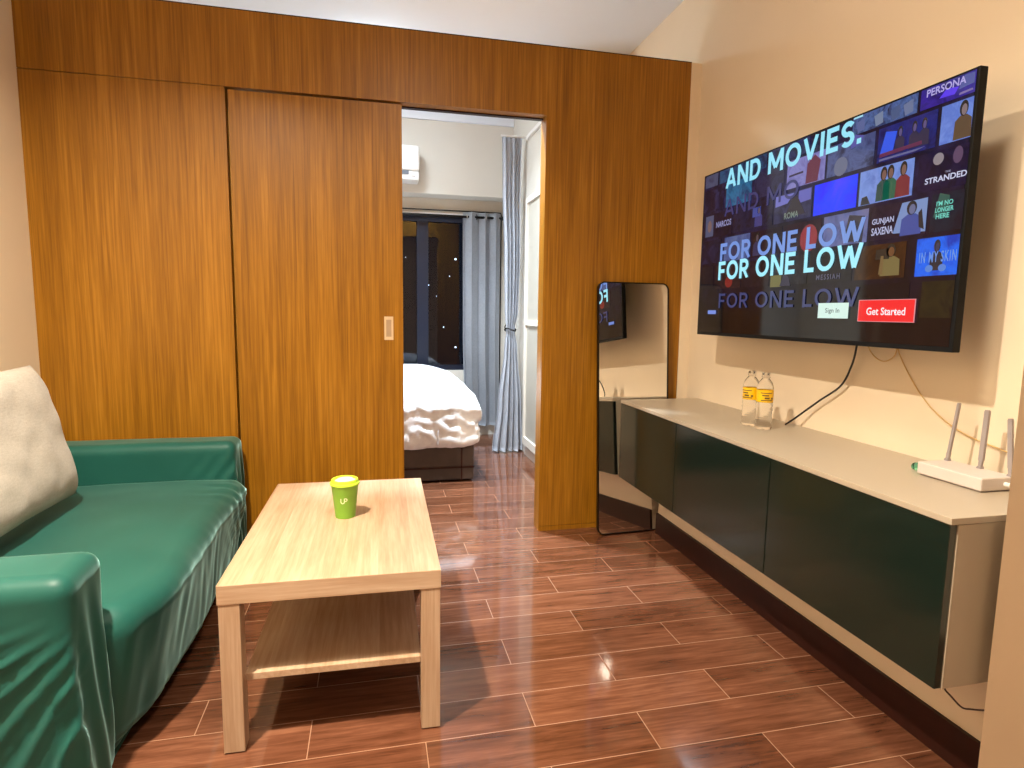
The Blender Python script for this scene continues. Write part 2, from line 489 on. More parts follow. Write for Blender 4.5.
# ------------------------------------------------------------------ television
tv = thing('television', 'large flat wall-mounted television showing white words over rows of film pictures', 'television', (-.04, -1.033, 1.039))
ty0, ty1, tz0, tz1 = -1.661, -.405, 1.039, 1.736
XS = -.1300
bm = bmesh.new(); box(bm, -.130, -.105, ty0, ty1, tz0, tz1, bev=.002)
part('bezel', bm, plain('matt_black_casing', srgb(9, 9, 10), .6, 6, .1, spec=.2), tv)
bm = bmesh.new(); box(bm, -.105, -.070, ty0 + .12, ty1 - .12, tz0 + .05, tz0 + .52, bev=.01)
part('rear_housing', bm, M['black'], tv)
bm = bmesh.new()
box(bm, -.070, -.058, -1.22, -1.18, 1.10, 1.52); box(bm, -.070, -.058, -.88, -.84, 1.10, 1.52)
box(bm, -.058, -.040, -1.26, -.80, 1.30, 1.34); box(bm, -.040, .03, -1.08, -.98, 1.26, 1.38); box(bm, .03, .0545, -1.14, -.92, 1.22, 1.44)
part('wall_bracket', bm, M['blackm'], tv)

def screen_mat():
    m, nt, b = new_mat('television_screen'); g = G(nt)
    X, Y, Z = g.sep(g.pos())
    n1 = g.noise(g.pos(), 7, 4, .6); n2 = g.noise(g.scale(g.pos(), (1, 1, 1)), 26, 3)
    c = g.ramp(n1, [(.35, srgb(8, 8, 22)), (.55, srgb(18, 20, 58)), (.75, srgb(34, 40, 96))])
    c2 = g.mix(.35, c, g.ramp(n2, [(.4, srgb(6, 6, 16)), (.7, srgb(50, 44, 90))]))
    fade = g.m('MULTIPLY', g.m('SUBTRACT', Z, 1.12), 2.2); fade = g.m('MINIMUM', g.m('MAXIMUM', fade, .03), 1)
    g.link(c2, b.inputs['Emission Color']); g.link(g.m('MULTIPLY', fade, 1.0), b.inputs['Emission Strength'])
    setp(b, col=(.004, .004, .006), rough=.06, spec=.5)
    return m
bm = bmesh.new(); box(bm, XS - .0008, XS, ty0 + .011, ty1 - .007, tz0 + .014, tz1 - .008)
scr = part('screen', bm, screen_mat(), tv)
XQ = XS - .0014

def picture_mat(name, c1, c2, c3, scale=14, strength=1.0):
    m, nt, b = new_mat(name); g = G(nt)
    f = g.noise(g.pos(), scale, 3, .6, .6)
    g.link(g.ramp(f, [(.32, c1), (.5, c2), (.68, c3)]), b.inputs['Emission Color'])
    setp(b, estr=strength, col=(.004, .004, .006), rough=.06)
    return m
# the picture layout is noted for a slightly bigger panel and fitted to this one
def fy(y): return -.1165 + .96 * y
def fz(z): return .045 + .96 * z
def scr_poly(pts, x):
    """thin coloured polygon (y, z points) lying on the screen face"""
    bm = bmesh.new()
    pts = [(fy(y), fz(z)) for y, z in pts]
    a = [bm.verts.new((x, y, z)) for y, z in pts]; b_ = [bm.verts.new((x - .0003, y, z)) for y, z in pts]
    bm.faces.new(a); bm.faces.new(b_[::-1])
    for i in range(len(pts)): bm.faces.new([a[i], a[(i + 1) % len(pts)], b_[(i + 1) % len(pts)], b_[i]])
    return bm
def R_(y0, z0, y1, z1): return [(y0, z0), (y1, z0), (y1, z1), (y0, z1)]
def oval(cy, cz, ry, rz, n=16, a0=0, a1=2 * PI): return [(cy + ry * math.cos(a0 + (a1 - a0) * k / n), cz + rz * math.sin(a0 + (a1 - a0) * k / n)) for k in range(n)]

S8 = srgb
def pic(rect, c1, c2, c3, extras=(), st=.8, scale=14, name='picture'):
    y0, z0, y1, z1 = rect
    ob = part(name, scr_poly(R_(-y0, z0, -y1, z1), XQ), picture_mat(name, c1, c2, c3, scale, st), scr)
    return ob
flat_cache = {}
def flat(col, st=.8):
    k = (col, st)
    if k not in flat_cache: flat_cache[k] = emis('screen_tone_%d' % len(flat_cache), S8(*col), st, .06)
    return flat_cache[k]
def spot(kind, pts, col, st=.7, layer=1):
    part(kind, scr_poly([(-a, b_) for a, b_ in pts], XQ - .0004 * layer), flat(col, st), scr)
def figure(cu, z0, h, w, body, skin=(150, 110, 100), hair=(14, 12, 20), st=.55, layer=1):
    """a plain head-and-shoulders figure printed in a picture"""
    spot('figure_body', [(cu - w / 2, z0), (cu + w / 2, z0), (cu + w * .46, z0 + h * .5), (cu + w * .18, z0 + h * .62), (cu - w * .18, z0 + h * .62), (cu - w * .46, z0 + h * .5)], body, st, layer)
    spot('figure_hair', oval(cu, z0 + h * .8, w * .24, h * .21), hair, .3, layer + 1)
    spot('figure_face', oval(cu + w * .03, z0 + h * .76, w * .15, h * .15), skin, st, layer + 2)
RA, RB, RC, RD, RE, RF = (1.700, 1.7545), (1.590, 1.690), (1.473, 1.577), (1.359, 1.461), (1.242, 1.346), (1.127, 1.227)
def cell(r, a, b_, c1, c2, c3, st=.7, scale=16): pic((a, r[0], b_, r[1]), S8(*c1), S8(*c2), S8(*c3), st=st, scale=scale)
# top row
cell(RA, .316, .418, (60, 66, 100), (96, 102, 138), (40, 44, 80), .5)
cell(RA, .432, .52, (30, 60, 100), (50, 96, 140), (30, 40, 90), .6)
cell(RA, .54, .76, (14, 30, 60), (40, 90, 140), (20, 30, 70), .5)
cell(RA, .78, 1.0, (20, 30, 80), (50, 60, 120), (14, 20, 50), .5)
cell(RA, 1.195, 1.432, (34, 52, 96), (84, 110, 168), (24, 30, 60), .8, 26)
cell(RA, 1.442, 1.601, (30, 20, 90), (60, 40, 170), (36, 40, 110), .7)
# second row
cell(RB, .316, .472, (20, 16, 44), (30, 26, 60), (60, 60, 110), .5)
cell(RB, .49, .672, (20, 70, 110), (40, 120, 170), (20, 40, 90), .7)
cell(RB, .69, .872, (24, 22, 50), (50, 50, 90), (20, 16, 40), .6)
cell(RB, .888, 1.083, (120, 116, 190), (150, 148, 220), (100, 90, 170), .7)
cell(RB, 1.093, 1.29, (50, 62, 110), (90, 104, 160), (36, 40, 80), .7)
cell(RB, 1.303, 1.5, (20, 26, 90), (30, 44, 130), (16, 18, 60), .8)
cell(RB, 1.512, 1.601, (120, 150, 230), (100, 130, 220), (130, 160, 240), .8)
# third row
cell(RC, .327, .545, (20, 14, 34), (34, 24, 56), (16, 12, 30), .5)
cell(RC, .56, .817, (16, 16, 40), (34, 38, 78), (14, 14, 32), .5)
cell(RC, .827, 1.03, (44, 44, 84), (60, 60, 104), (30, 30, 60), .6)
cell(RC, 1.04, 1.233, (40, 30, 255), (16, 60, 255), (70, 60, 250), 1.0, 9)
cell(RC, 1.243, 1.439, (110, 140, 220), (130, 160, 236), (100, 130, 210), .8)
cell(RC, 1.455, 1.601, (18, 14, 50), (30, 26, 70), (14, 12, 40), .6)
# fourth row
cell(RD, .316, .47, (12, 12, 34), (24, 26, 56), (40, 44, 86), .5)
cell(RD, .497, .68, (110, 130, 180), (90, 110, 170), (60, 60, 120), .6)
cell(RD, .69, .88, (16, 14, 30), (40, 22, 44), (18, 20, 34), .5)
cell(RD, .89, 1.085, (30, 12, 30), (50, 16, 40), (20, 14, 34), .6)
cell(RD, 1.097, 1.288, (130, 126, 170), (110, 120, 180), (84, 90, 140), .7)
cell(RD, 1.30, 1.495, (26, 20, 40), (40, 34, 60), (20, 18, 40), .6)
cell(RD, 1.507, 1.601, (16, 24, 50), (18, 40, 60), (14, 18, 40), .6)
# fifth row
cell(RE, .316, .42, (12, 14, 26), (30, 34, 50), (10, 10, 22), .4)
cell(RE, .44, .63, (40, 16, 24), (60, 40, 50), (16, 14, 26), .4)
cell(RE, .64, .82, (40, 14, 26), (26, 18, 34), (50, 40, 56), .4)
cell(RE, .83, 1.03, (24, 24, 36), (50, 50, 60), (20, 18, 30), .5)
cell(RE, 1.04, 1.238, (18, 20, 34), (26, 28, 44), (14, 16, 28), .4)
cell(RE, 1.25, 1.437, (92, 56, 20), (70, 40, 16), (40, 22, 14), .6)
cell(RE, 1.472, 1.6, (20, 90, 235), (24, 110, 250), (16, 60, 190), .9)
# sixth row, fading into black
cell(RF, 1.50, 1.598, (44, 46, 24), (60, 60, 30), (28, 24, 24), .35)
cell(RF, 1.27, 1.46, (12, 14, 26), (18, 20, 34), (10, 10, 20), .3)

# figures and shapes inside the pictures (plain generic shapes)
spot('picture_shape', [(.335, 1.48), (.40, 1.48), (.40, 1.572), (.335, 1.572)], (90, 100, 140), .55)
spot('figure_face', oval(.37, 1.525, .016, .026), (150, 120, 120), .5, 2)
spot('picture_shape', [(.99, 1.592), (1.05, 1.592), (1.06, 1.66), (1.03, 1.684), (.995, 1.66)], (120, 40, 80), .6)
spot('picture_shape', [(.90, 1.632), (.975, 1.634), (.975, 1.641), (.90, 1.639)], (60, 40, 90), .5)
spot('figure_face', oval(1.155, 1.615, .03, .03), (130, 140, 180), .5)
spot('picture_shape', [(.832, 1.535), (.90, 1.54), (.935, 1.572), (.832, 1.574)], (120, 124, 220), .7)
spot('picture_shape', [(.96, 1.53), (1.024, 1.535), (1.024, 1.574), (.96, 1.574)], (110, 112, 210), .7)
spot('picture_shape', [(.885, 1.49), (1.0, 1.49), (.955, 1.556), (.935, 1.566), (.92, 1.54)], (40, 34, 60), .5, 2)
for cu, body in ((1.335, (26, 90, 90)), (1.36, (30, 120, 90)), (1.405, (150, 40, 60))):
    figure(cu, 1.476, .098, .05, body, layer=1)
spot('picture_shape', [(1.252, 1.474), (1.29, 1.474), (1.275, 1.50), (1.256, 1.497)], (30, 40, 60), .5)
spot('picture_shape', [(1.312, 1.612), (1.36, 1.616), (1.37, 1.668), (1.33, 1.676)], (30, 90, 250), .8)
for cu in (1.382, 1.43, 1.462): figure(cu, 1.604, .074, .034, (30, 34, 90), (110, 100, 170), st=.5)
spot('picture_shape', [(1.312, 1.594), (1.44, 1.594), (1.47, 1.600), (1.312, 1.600)], (120, 126, 190), .5)
figure(1.577, 1.592, .095, .05, (110, 84, 60), (160, 140, 150))
spot('picture_shape', [(1.50, 1.715), (1.545, 1.712), (1.556, 1.728), (1.52, 1.734)], (90, 50, 255), .8)
spot('picture_shape', [(1.558, 1.705), (1.597, 1.707), (1.594, 1.712), (1.56, 1.711)], (150, 130, 200), .6)
spot('picture_shape', [(1.556, 1.72), (1.598, 1.724), (1.598, 1.75), (1.57, 1.752)], (90, 100, 190), .6)
for cu, c in ((1.23, (110, 130, 200)), (1.30, (150, 170, 210)), (1.36, (80, 110, 170)), (1.405, (130, 150, 200))):
    spot('picture_shape', [(cu - .012, 1.703), (cu + .015, 1.708), (cu + .012, 1.742), (cu - .02, 1.735)], c, .5)
spot('picture_shape', [(1.195, 1.66), (1.235, 1.668), (1.245, 1.69), (1.21, 1.70), (1.19, 1.69)], (100, 100, 200), .6)
spot('figure_face', oval(1.515, 1.575 - .02, .016, .016), (170, 160, 170), .6)
spot('figure_face', oval(1.572, 1.553, .014, .022), (110, 80, 130), .5)
spot('picture_shape', [(1.385, 1.372), (1.494, 1.366), (1.494, 1.458), (1.41, 1.456)], (130, 160, 220), .75)
figure(1.445, 1.362, .094, .07, (60, 90, 190), (120, 130, 180), (20, 20, 44), .6, 2)
spot('picture_shape', [(1.473, 1.38), (1.49, 1.372), (1.478, 1.43), (1.468, 1.42)], (24, 26, 50), .4, 3)
spot('picture_shape', [(1.515, 1.40), (1.56, 1.395), (1.56, 1.452), (1.53, 1.462)], (20, 110, 100), .5)
spot('picture_disc', oval(1.026, 1.40, .044, .048), (160, 30, 56), .7)
spot('picture_shape', [(1.19, 1.37), (1.27, 1.36), (1.275, 1.44), (1.21, 1.452)], (46, 44, 74), .5)
spot('picture_shape', [(.545, 1.362), (.60, 1.362), (.60, 1.42), (.57, 1.44), (.545, 1.42)], (54, 60, 110), .5)
figure(.73, 1.365, .09, .05, (44, 50, 110), (100, 80, 100), st=.5)
figure(.73, 1.48, .08, .05, (60, 70, 160), (110, 100, 130), st=.5)
spot('picture_shape', [(.69, 1.519), (.742, 1.519), (.742, 1.556), (.69, 1.556)], (60, 80, 170), .7, 2)
spot('picture_disc', oval(.545, 1.27, .028, .024), (150, 24, 30), .6)
spot('picture_shape', [(.83, 1.236), (.892, 1.236), (.892, 1.28), (.83, 1.28)], (130, 128, 70), .6)
spot('picture_shape', [(.885, 1.238), (.945, 1.238), (.935, 1.27), (.91, 1.288)], (56, 56, 90), .5, 2)
figure(1.385, 1.25, .092, .07, (140, 124, 70), (130, 80, 40), (20, 14, 10), .6)
spot('picture_shape', [(1.33, 1.30), (1.38, 1.30), (1.38, 1.332), (1.33, 1.33)], (26, 16, 12), .3, 2)
spot('picture_shape', [(1.345, 1.255), (1.36, 1.255), (1.36, 1.31), (1.35, 1.31)], (150, 120, 70), .5, 3)
figure(1.537, 1.256, .082, .04, (14, 24, 60), (60, 70, 120), (12, 16, 40), .4)
spot('picture_disc', oval(1.517, 1.262, .012, .010), (90, 150, 250), .7, 2)
spot('picture_disc', oval(1.557, 1.262, .012, .010), (90, 150, 250), .7, 2)

def words(body, u0, u1, z0, z1, col, st, layer=4, weight=.02, spacing=1.0):
    m = flat(col, st)
    o = text_mesh(body, u0, u1, z0, z1, None, lambda u, w: Vector((XQ - .0004 * layer, fy(-u), fz(w))), m, 'lettering', scr, weight, spacing)
    # one mesh per word: cut at the widest gaps between letters
    nsp = body.count(' ')
    if not nsp: return o
    me = o.data; par = list(range(len(me.vertices)))
    def find(i):
        while par[i] != i: par[i] = par[par[i]]; i = par[i]
        return i
    for e in me.edges: par[find(e.vertices[0])] = find(e.vertices[1])
    isl = {}
    for v in me.vertices: isl.setdefault(find(v.index), []).append(-v.co.y)
    iv = sorted((min(a), max(a)) for a in isl.values())
    gaps = []; hi = iv[0][1]
    for a, b_ in iv[1:]:
        gaps.append((a - hi, (a + hi) / 2)); hi = max(hi, b_)
    cuts = sorted(c for g_, c in sorted(gaps)[-nsp:])
    for k in range(nsp + 1):
        lo = cuts[k - 1] if k else -1e9; hi = cuts[k] if k < nsp else 1e9
        bm = bmesh.new(); bm.from_mesh(me)
        bmesh.ops.delete(bm, geom=[v for v in bm.verts if not lo <= -v.co.y < hi], context='VERTS')
        m2 = bpy.data.meshes.new('lettering'); bm.to_mesh(m2); bm.free(); m2.materials.append(m)
        link(bpy.data.objects.new('lettering', m2), scr)
    bpy.data.objects.remove(o)
words('PERSONA', 1.461, 1.576, 1.730, 1.750, (190, 180, 245), .8)
words('STRANDED', 1.480, 1.603, 1.493, 1.509, (210, 215, 245), .9)
words('THE', 1.54, 1.556, 1.513, 1.518, (190, 195, 230), .6)
words('GUNJAN', 1.306, 1.386, 1.402, 1.424, (200, 205, 245), .8)
words('SAXENA', 1.306, 1.386, 1.374, 1.397, (200, 205, 245), .8)
words("I'M NO", 1.523, 1.572, 1.428, 1.441, (120, 235, 220), .8)
words('LONGER', 1.521, 1.575, 1.411, 1.424, (120, 235, 220), .8)
words('HERE', 1.524, 1.564, 1.394, 1.407, (120, 235, 220), .8)
words('NARCOS', .425, .541, 1.512, 1.538, (160, 162, 215), .75)
words('ROMA', .888, .965, 1.483, 1.506, (140, 160, 150), .6)
words('MESSIAH', 1.08, 1.190, 1.251, 1.269, (110, 110, 140), .55, spacing=1.3)
words('IN MY SKIN', 1.484, 1.597, 1.278, 1.308, (110, 160, 250), .8, spacing=1.2)
spot('picture_shape', [(1.314, 1.604), (1.46, 1.608), (1.458, 1.618), (1.314, 1.615)], (110, 30, 90), .6, 5)
# the slogan is drawn in a plain heavy sans of straight and round strokes
def ell(cx, cy, rx, ry, a0, a1, n=20): return [(cx + rx * math.cos(math.radians(a0 + (a1 - a0) * k / n)), cy + ry * math.sin(math.radians(a0 + (a1 - a0) * k / n))) for k in range(n + 1)]
T_ = .10     # half a stroke, for letters one unit high
GL = {
 'A': (.84, [[(.08, 0), (.42, 1)], [(.42, 1), (.76, 0)], [(.2, .28), (.64, .28)]]),
 'N': (.84, [[(T_, 0), (T_, 1)], [(.12, .96), (.72, .04)], [(.84 - T_, 0), (.84 - T_, 1)]]),
 'D': (.80, [[(T_, 0), (T_, 1)], [(T_, 1 - T_), (.36, 1 - T_)] + ell(.36, .5, .34, .4, 90, -90) + [(T_, T_)]]),
 'M': (1.02, [[(T_, 0), (T_, 1)], [(.12, .96), (.51, .22)], [(.51, .22), (.90, .96)], [(1.02 - T_, 0), (1.02 - T_, 1)]]),
 'O': (.96, [ell(.48, .5, .38, .41, 0, 360, 32)]),
 'V': (.84, [[(.08, 1), (.42, .04)], [(.42, .04), (.76, 1)]]),
 'I': (.20, [[(T_, 0), (T_, 1)]]),
 'E': (.62, [[(T_, 0), (T_, 1)], [(T_, 1 - T_), (.62, 1 - T_)], [(T_, .5), (.56, .5)], [(T_, T_), (.62, T_)]]),
 'S': (.66, [ell(.33, .70, .23, .205, 30, 270, 18)[:] + ell(.33, .305, .23, .205, 90, -150, 18)]),
 'F': (.60, [[(T_, 0), (T_, 1)], [(T_, 1 - T_), (.60, 1 - T_)], [(T_, .48), (.54, .48)]]),
 'R': (.72, [[(T_, 0), (T_, 1)], [(T_, 1 - T_), (.36, 1 - T_)] + ell(.36, .68, .24, .22, 90, -90, 14) + [(T_, .46)], [(.34, .46), (.64, 0)]]),
 'L': (.58, [[(T_, 0), (T_, 1)], [(T_, T_), (.58, T_)]]),
 'W': (1.24, [[(.08, 1), (.36, .04)], [(.36, .04), (.62, .90)], [(.62, .90), (.88, .04)], [(.88, .04), (1.16, 1)]]),
 '.': (.20, [[(T_, 0), (T_, .2)]]),
}
def stroke_poly(bm, pts, hw, f):
    n = len(pts); L_, R2_ = [], []
    for i, (x, y) in enumerate(pts):
        a = Vector(pts[max(i - 1, 0)]); b_ = Vector(pts[min(i + 1, n - 1)])
        if n > 20 and (Vector(pts[0]) - Vector(pts[-1])).length < 1e-4 and i in (0, n - 1): a, b_ = Vector(pts[-2]), Vector(pts[1])
        t = (b_ - a).normalized(); k = Vector((-t.y, t.x)) * hw
        L_.append(bm.verts.new(f(x + k.x, y + k.y))); R2_.append(bm.verts.new(f(x - k.x, y - k.y)))
    for i in range(n - 1): bm.faces.new([L_[i], L_[i + 1], R2_[i + 1], R2_[i]])
def slogan(body, u0, u1, z0, z1, col, st, layer, bold=1.0):
    gap, space = .13, .42
    wd = sum(space if c == ' ' else GL[c][0] + gap for c in body) - gap
    sx = (u1 - u0) / wd; sz = z1 - z0; x = 0; bm = bmesh.new(); m = flat(col, st); k_ = 0
    for c in body + ' ':
        if c == ' ':
            part('lettering', bm, m, scr); bm = bmesh.new(); x += space; continue
        w_, strokes_ = GL[c]; k_ += 1
        for j, pl in enumerate(strokes_):
            dep = XQ - .0004 * layer - .00001 * j
            stroke_poly(bm, pl, T_ * bold, lambda a, b_, x=x, dep=dep: Vector((dep, fy(-(u0 + (x + a) * sx)), fz(z0 + min(max(b_, 0), 1) * sz))))
        x += w_ + gap
# big slogan in three passes, as on the screen
slogan('AND MO', .485, .96, 1.552, 1.622, (60, 66, 140), .55, 5, .7)
slogan('AND MOVIES.', .487, 1.236, 1.669, 1.750, (150, 228, 250), 1.0, 6)
slogan('FOR ONE LOW', .471, 1.280, 1.362, 1.438, (120, 160, 240), .85, 6)
slogan('FOR ONE LOW', .466, 1.280, 1.280, 1.360, (160, 236, 255), 1.05, 8)
slogan('FOR ONE LOW', .477, 1.278, 1.158, 1.222, (56, 74, 140), .6, 6, .75)
spot('picture_shape', [(1.20, 1.748), (1.236, 1.748), (1.236, 1.7535), (1.20, 1.7535)], (170, 230, 250), .9, 6)
# buttons
spot('button', R_(1.103, 1.121, 1.240, 1.172), (215, 245, 235), 1.0, 8)
words('Sign In', 1.138, 1.202, 1.135, 1.155, (60, 90, 90), .5, 10, .005)
spot('button_rim', R_(1.2805, 1.1125, 1.4885, 1.1800), (235, 150, 160), .9, 7)
spot('button', R_(1.2835, 1.1145, 1.4855, 1.1780), (250, 8, 30), 1.0, 9)
words('Get Started', 1.315, 1.457, 1.133, 1.156, (255, 240, 245), 1.0, 11, .02)
spot('picture_shape', R_(.396, 1.131, .462, 1.148), (120, 150, 235), .9, 8)

# ------------------------------------------------------------------ coffee table (local axes, turned by 0.9 degree)
TL = (-1.6742, -.9412, 0)   # centre
cs, sn = math.cos(-.0164), math.sin(-.0164)
tcx = -1.9546 + cs * .275 - sn * .45; tcy = -1.3813 + sn * .275 + cs * .45
tab = thing('coffee_table', 'low pale oak coffee table with a lower shelf in front of the green sofa', 'table', (tcx, tcy, 0), -.0164)
def L(bm, name, m, par=tab): return part(name, bm, m, par, local=True)
bm = B(-.275, .275, -.45, .45, .400, .450, bev=.0012)
bmesh.ops.recalc_face_normals(bm, faces=bm.faces)
for f in bm.faces:
    if abs(f.normal.y) > .5: f.material_index = 1
L(bm, 'tabletop', [M['oak'], M['oakx']])
for sx in (-1, 1):
    for sy in (-1, 1):
        a, b_ = sorted((sx * .273, sx * .223)); c, d = sorted((sy * .448, sy * .398))
        lg = L(B(a, b_, c, d, .004, .400, bev=.001), 'leg', M['oakz'])
        L(B(a + .006, b_ - .006, c + .006, d - .006, 0, .004), 'foot_pad', M['black'], lg)
L(B(-.223, .223, -.415, .415, .176, .194, bev=.001), 'shelf', M['oak'])

# paper cup
cux, cuy = -1.668, -.913
cup = thing('paper_cup', 'lime green takeaway cup with a pale lid on the coffee table', 'cup', (cux, cuy, .45))
bm = bmesh.new()
lathe(bm, [(0, .4515), (.0300, .4515), (.0305, .4505), (.0318, .4505), (.0320, .452), (.0440, .5625), (.0448, .5640), (.0430, .5645), (.0426, .562), (.0302, .456), (0, .456)], cux, cuy, 40)
part('cup_body', bm, M['cup'], cup, smooth=True, autosmooth=40)
bm = bmesh.new()
lathe(bm, [(.0450, .5600), (.0475, .5605), (.0480, .5640), (.0470, .5665), (.0440, .5680), (.0425, .5760), (.0400, .5780), (.0375, .5765), (.0365, .5715), (0, .5715)], cux, cuy, 40)
part('lid', bm, M['cuplid'], cup, smooth=True, autosmooth=40)
bm = bmesh.new()
lathe(bm, [(0, .5718), (.012, .5718), (.014, .5745), (.026, .5765), (.030, .5735), (.033, .5718)], cux + .002, cuy + .001, 30)
part('lid_crown', bm, M['cupwhite'], cup, smooth=True)
# curved lettering on the side facing the camera
vdir = math.atan2(-2.9127 - cuy, -1.5709 - cux)
def cupmap(u, w):
    r = .0320 + (.0440 - .0320) * (w - .452) / (.5625 - .452) + .0004
    a = vdir + u / r
    return Vector((cux + r * math.cos(a), cuy + r * math.sin(a), w))
cup['_w'] = (cux, cuy, .45)
def arc_strip(pts, wd):
    """a thick pen stroke following (u, w) points, wrapped on the cup"""
    bm = bmesh.new(); prev = None
    for i, (u, w) in enumerate(pts):
        a = Vector(pts[max(i - 1, 0)]); b_ = Vector(pts[min(i + 1, len(pts) - 1)]); t = (b_ - a).normalized(); nrm = Vector((-t.y, t.x)) * wd / 2
        l, r = bm.verts.new(cupmap(u + nrm.x, w + nrm.y)), bm.verts.new(cupmap(u - nrm.x, w - nrm.y))
        if prev: bm.faces.new([prev[0], prev[1], r, l])
        prev = (l, r)
    return bm
UX = -.0035
bm = bmesh.new()
def strokes(lst, name):
    bm = bmesh.new()
    for pts in lst:
        b2 = arc_strip(pts, .0022); tmp = bpy.data.meshes.new('t'); b2.to_mesh(tmp); b2.free(); bm.from_mesh(tmp); bpy.data.meshes.remove(tmp)
    return part(name, bm, M['cupwhite'], cup)
u_ = [(UX - .010, .521)] + [(UX - .010, .512)] + [(UX - .0045 + .0055 * math.cos(PI + PI * k / 10), .510 - .0055 * math.sin(PI * k / 10)) for k in range(11)] + [(UX + .001, .521)]
p_ = [(UX + .001, .5165), (UX + .001, .521), (UX + .005, .521)] + [(UX + .0055 + .0042 * math.sin(PI * k / 8), .5165 + .0042 * math.cos(PI * k / 8)) for k in range(9)] + [(UX + .002, .5123)]
strokes([u_, p_], 'print')

# ------------------------------------------------------------------ sofa
sofa = thing('sofa', 'two-seat sofa in a dark green stretch cover along the left wall', 'sofa', (-2.52, -.8, 0))
def nz(p, s, seed=0): return noise.noise(Vector((p.x * s + seed, p.y * s, p.z * s)))
def gauss(x, w): return math.exp(-(x / w) ** 2)

def d_skirt(p, n):
    q = p.copy()
    if n.x > .3 or p.x > -2.2:
        dn = (.33 - p.z)
        q.x += .006 * math.sin(p.y * 70 + 3 * nz(p, 3)) * (.3 + nz(p, 5, 2)) + .012 * nz(p, 4, 7)
        q.x -= .05 * max(0, .14 - p.z) / .14 * .35
    return q
bm = bmesh.new(); rbox(bm, -2.90, -2.195, -1.46, -.035, .004, .36, .03, .022, d_skirt)
part('base_cover', bm, M['cover'], sofa, smooth=True)

def d_seat(p, n):
    q = p.copy()
    u = (p.x + 2.82) / .72; v = (p.y + 1.40) / 1.24
    if n.z > .2 or p.z > .31:
        crown = .024 * max(0, math.sin(PI * min(max(u, 0), 1))) * max(0, math.sin(PI * min(max(v, 0), 1))) ** .6
        q.z += crown + .004 * nz(p, 5)
    if p.x > -2.35:
        # front roll and gathers, strongest near the far arm
        far = gauss(p.y + .30, .17)
        fold = math.sin((p.y * 1.0 + p.z * 1.1 + .25 * p.x) * 62 + 7 * nz(p, 5)) + .5 * math.sin((p.y - p.z * .8) * 120 + 5 * nz(p, 7, 2))
        amt = max(0, min(1, (p.x + 2.30) / .14))
        drop = max(0, min(1, (.40 - p.z) / .10))
        q.x -= max(0, .35 - p.z) * .17 * amt
        q.x -= .055 * min(1, max(0, (-1.20 - p.y) / .20)) ** 1.5
        low = max(0, 1 - max(0, .40 - p.z) / .30)
        q.x += amt * drop * (far * .010 * fold * low + .006 * nz(Vector((p.x, p.y * 3, p.z * .5)), 9, 3))
        q.x += .016 * nz(p, 3.5, 4) * amt
        q.z += amt * far * .0022 * fold
    return q
bm = bmesh.new(); rbox(bm, -2.83, -2.105, -1.400, -.155, .02, .402, .065, .018, d_seat)
part('seat_cushion', bm, M['cover'], sofa, smooth=True)

def fold_ridge(x): 
    x = x - math.floor(x); return max(0, 1 - abs(x - .5) * 2) ** 3.2
def d_arm_near(p, n):
    q = p.copy()
    if n.y < -.2 or p.y < -1.5:
        t = max(0, .50 - p.z)
        dx = (-2.17 - p.x)
        # tension folds fanning out from the front top of the arm
        ang = math.atan2(t + .05, dx + .10)
        rad = math.hypot(t, dx)
        w = min(1, t / .10) 
        f = fold_ridge(ang * 6.3 + .5 * nz(p, 2.2)) * .8 + fold_ridge(ang * 10.7 + .4 + .6 * nz(p, 3, 5)) * .3
        q.y -= w * f * .014 * min(1, rad / .16)
        q.y -= .05 * t * .25
    if n.x > .2 or p.x > -2.22:
        t = max(0, .54 - p.z)
        q.x += .005 * math.sin(p.y * 95 + p.z * 14) * min(1, t / .2) + .006 * nz(p, 5)
    if n.z > .4: q.z += .003 * nz(p, 6)
    return q
bm = bmesh.new(); rbox(bm, -2.92, -2.186, -1.572, -1.380, .006, .572, .040, .010, d_arm_near)
part('armrest', bm, M['cover'], sofa, smooth=True)
def d_arm_far(p, n):
    q = p.copy()
    if p.x > -2.4:
        w = max(0, (p.x + 2.42) / .27)
        t = max(0, .54 - p.z)
        f = math.sin((p.x * 1.3 - p.z * .9) * 70 + 4 * nz(p, 3))
        if n.y < -.2: q.y -= .006 * f * w * min(1, t / .1)
        if n.x > .2: q.x += .006 * math.sin(p.y * 110 + p.z * 8) * min(1, t / .15) + .02 * t * .4
    if n.z > .4: q.z += .0025 * nz(p, 6)
    return q
bm = bmesh.new(); rbox(bm, -2.925, -2.150, -.200, -.030, .006, .562, .040, .016, d_arm_far)
part('armrest', bm, M['cover'], sofa, smooth=True)
bm = bmesh.new(); rbox(bm, -2.935, -2.84, -1.56, -.04, .10, .60, .05, .03, lambda p, n: p + Vector((0, 0, .003 * nz(p, 6))))
part('backrest', bm, M['cover'], sofa, smooth=True)

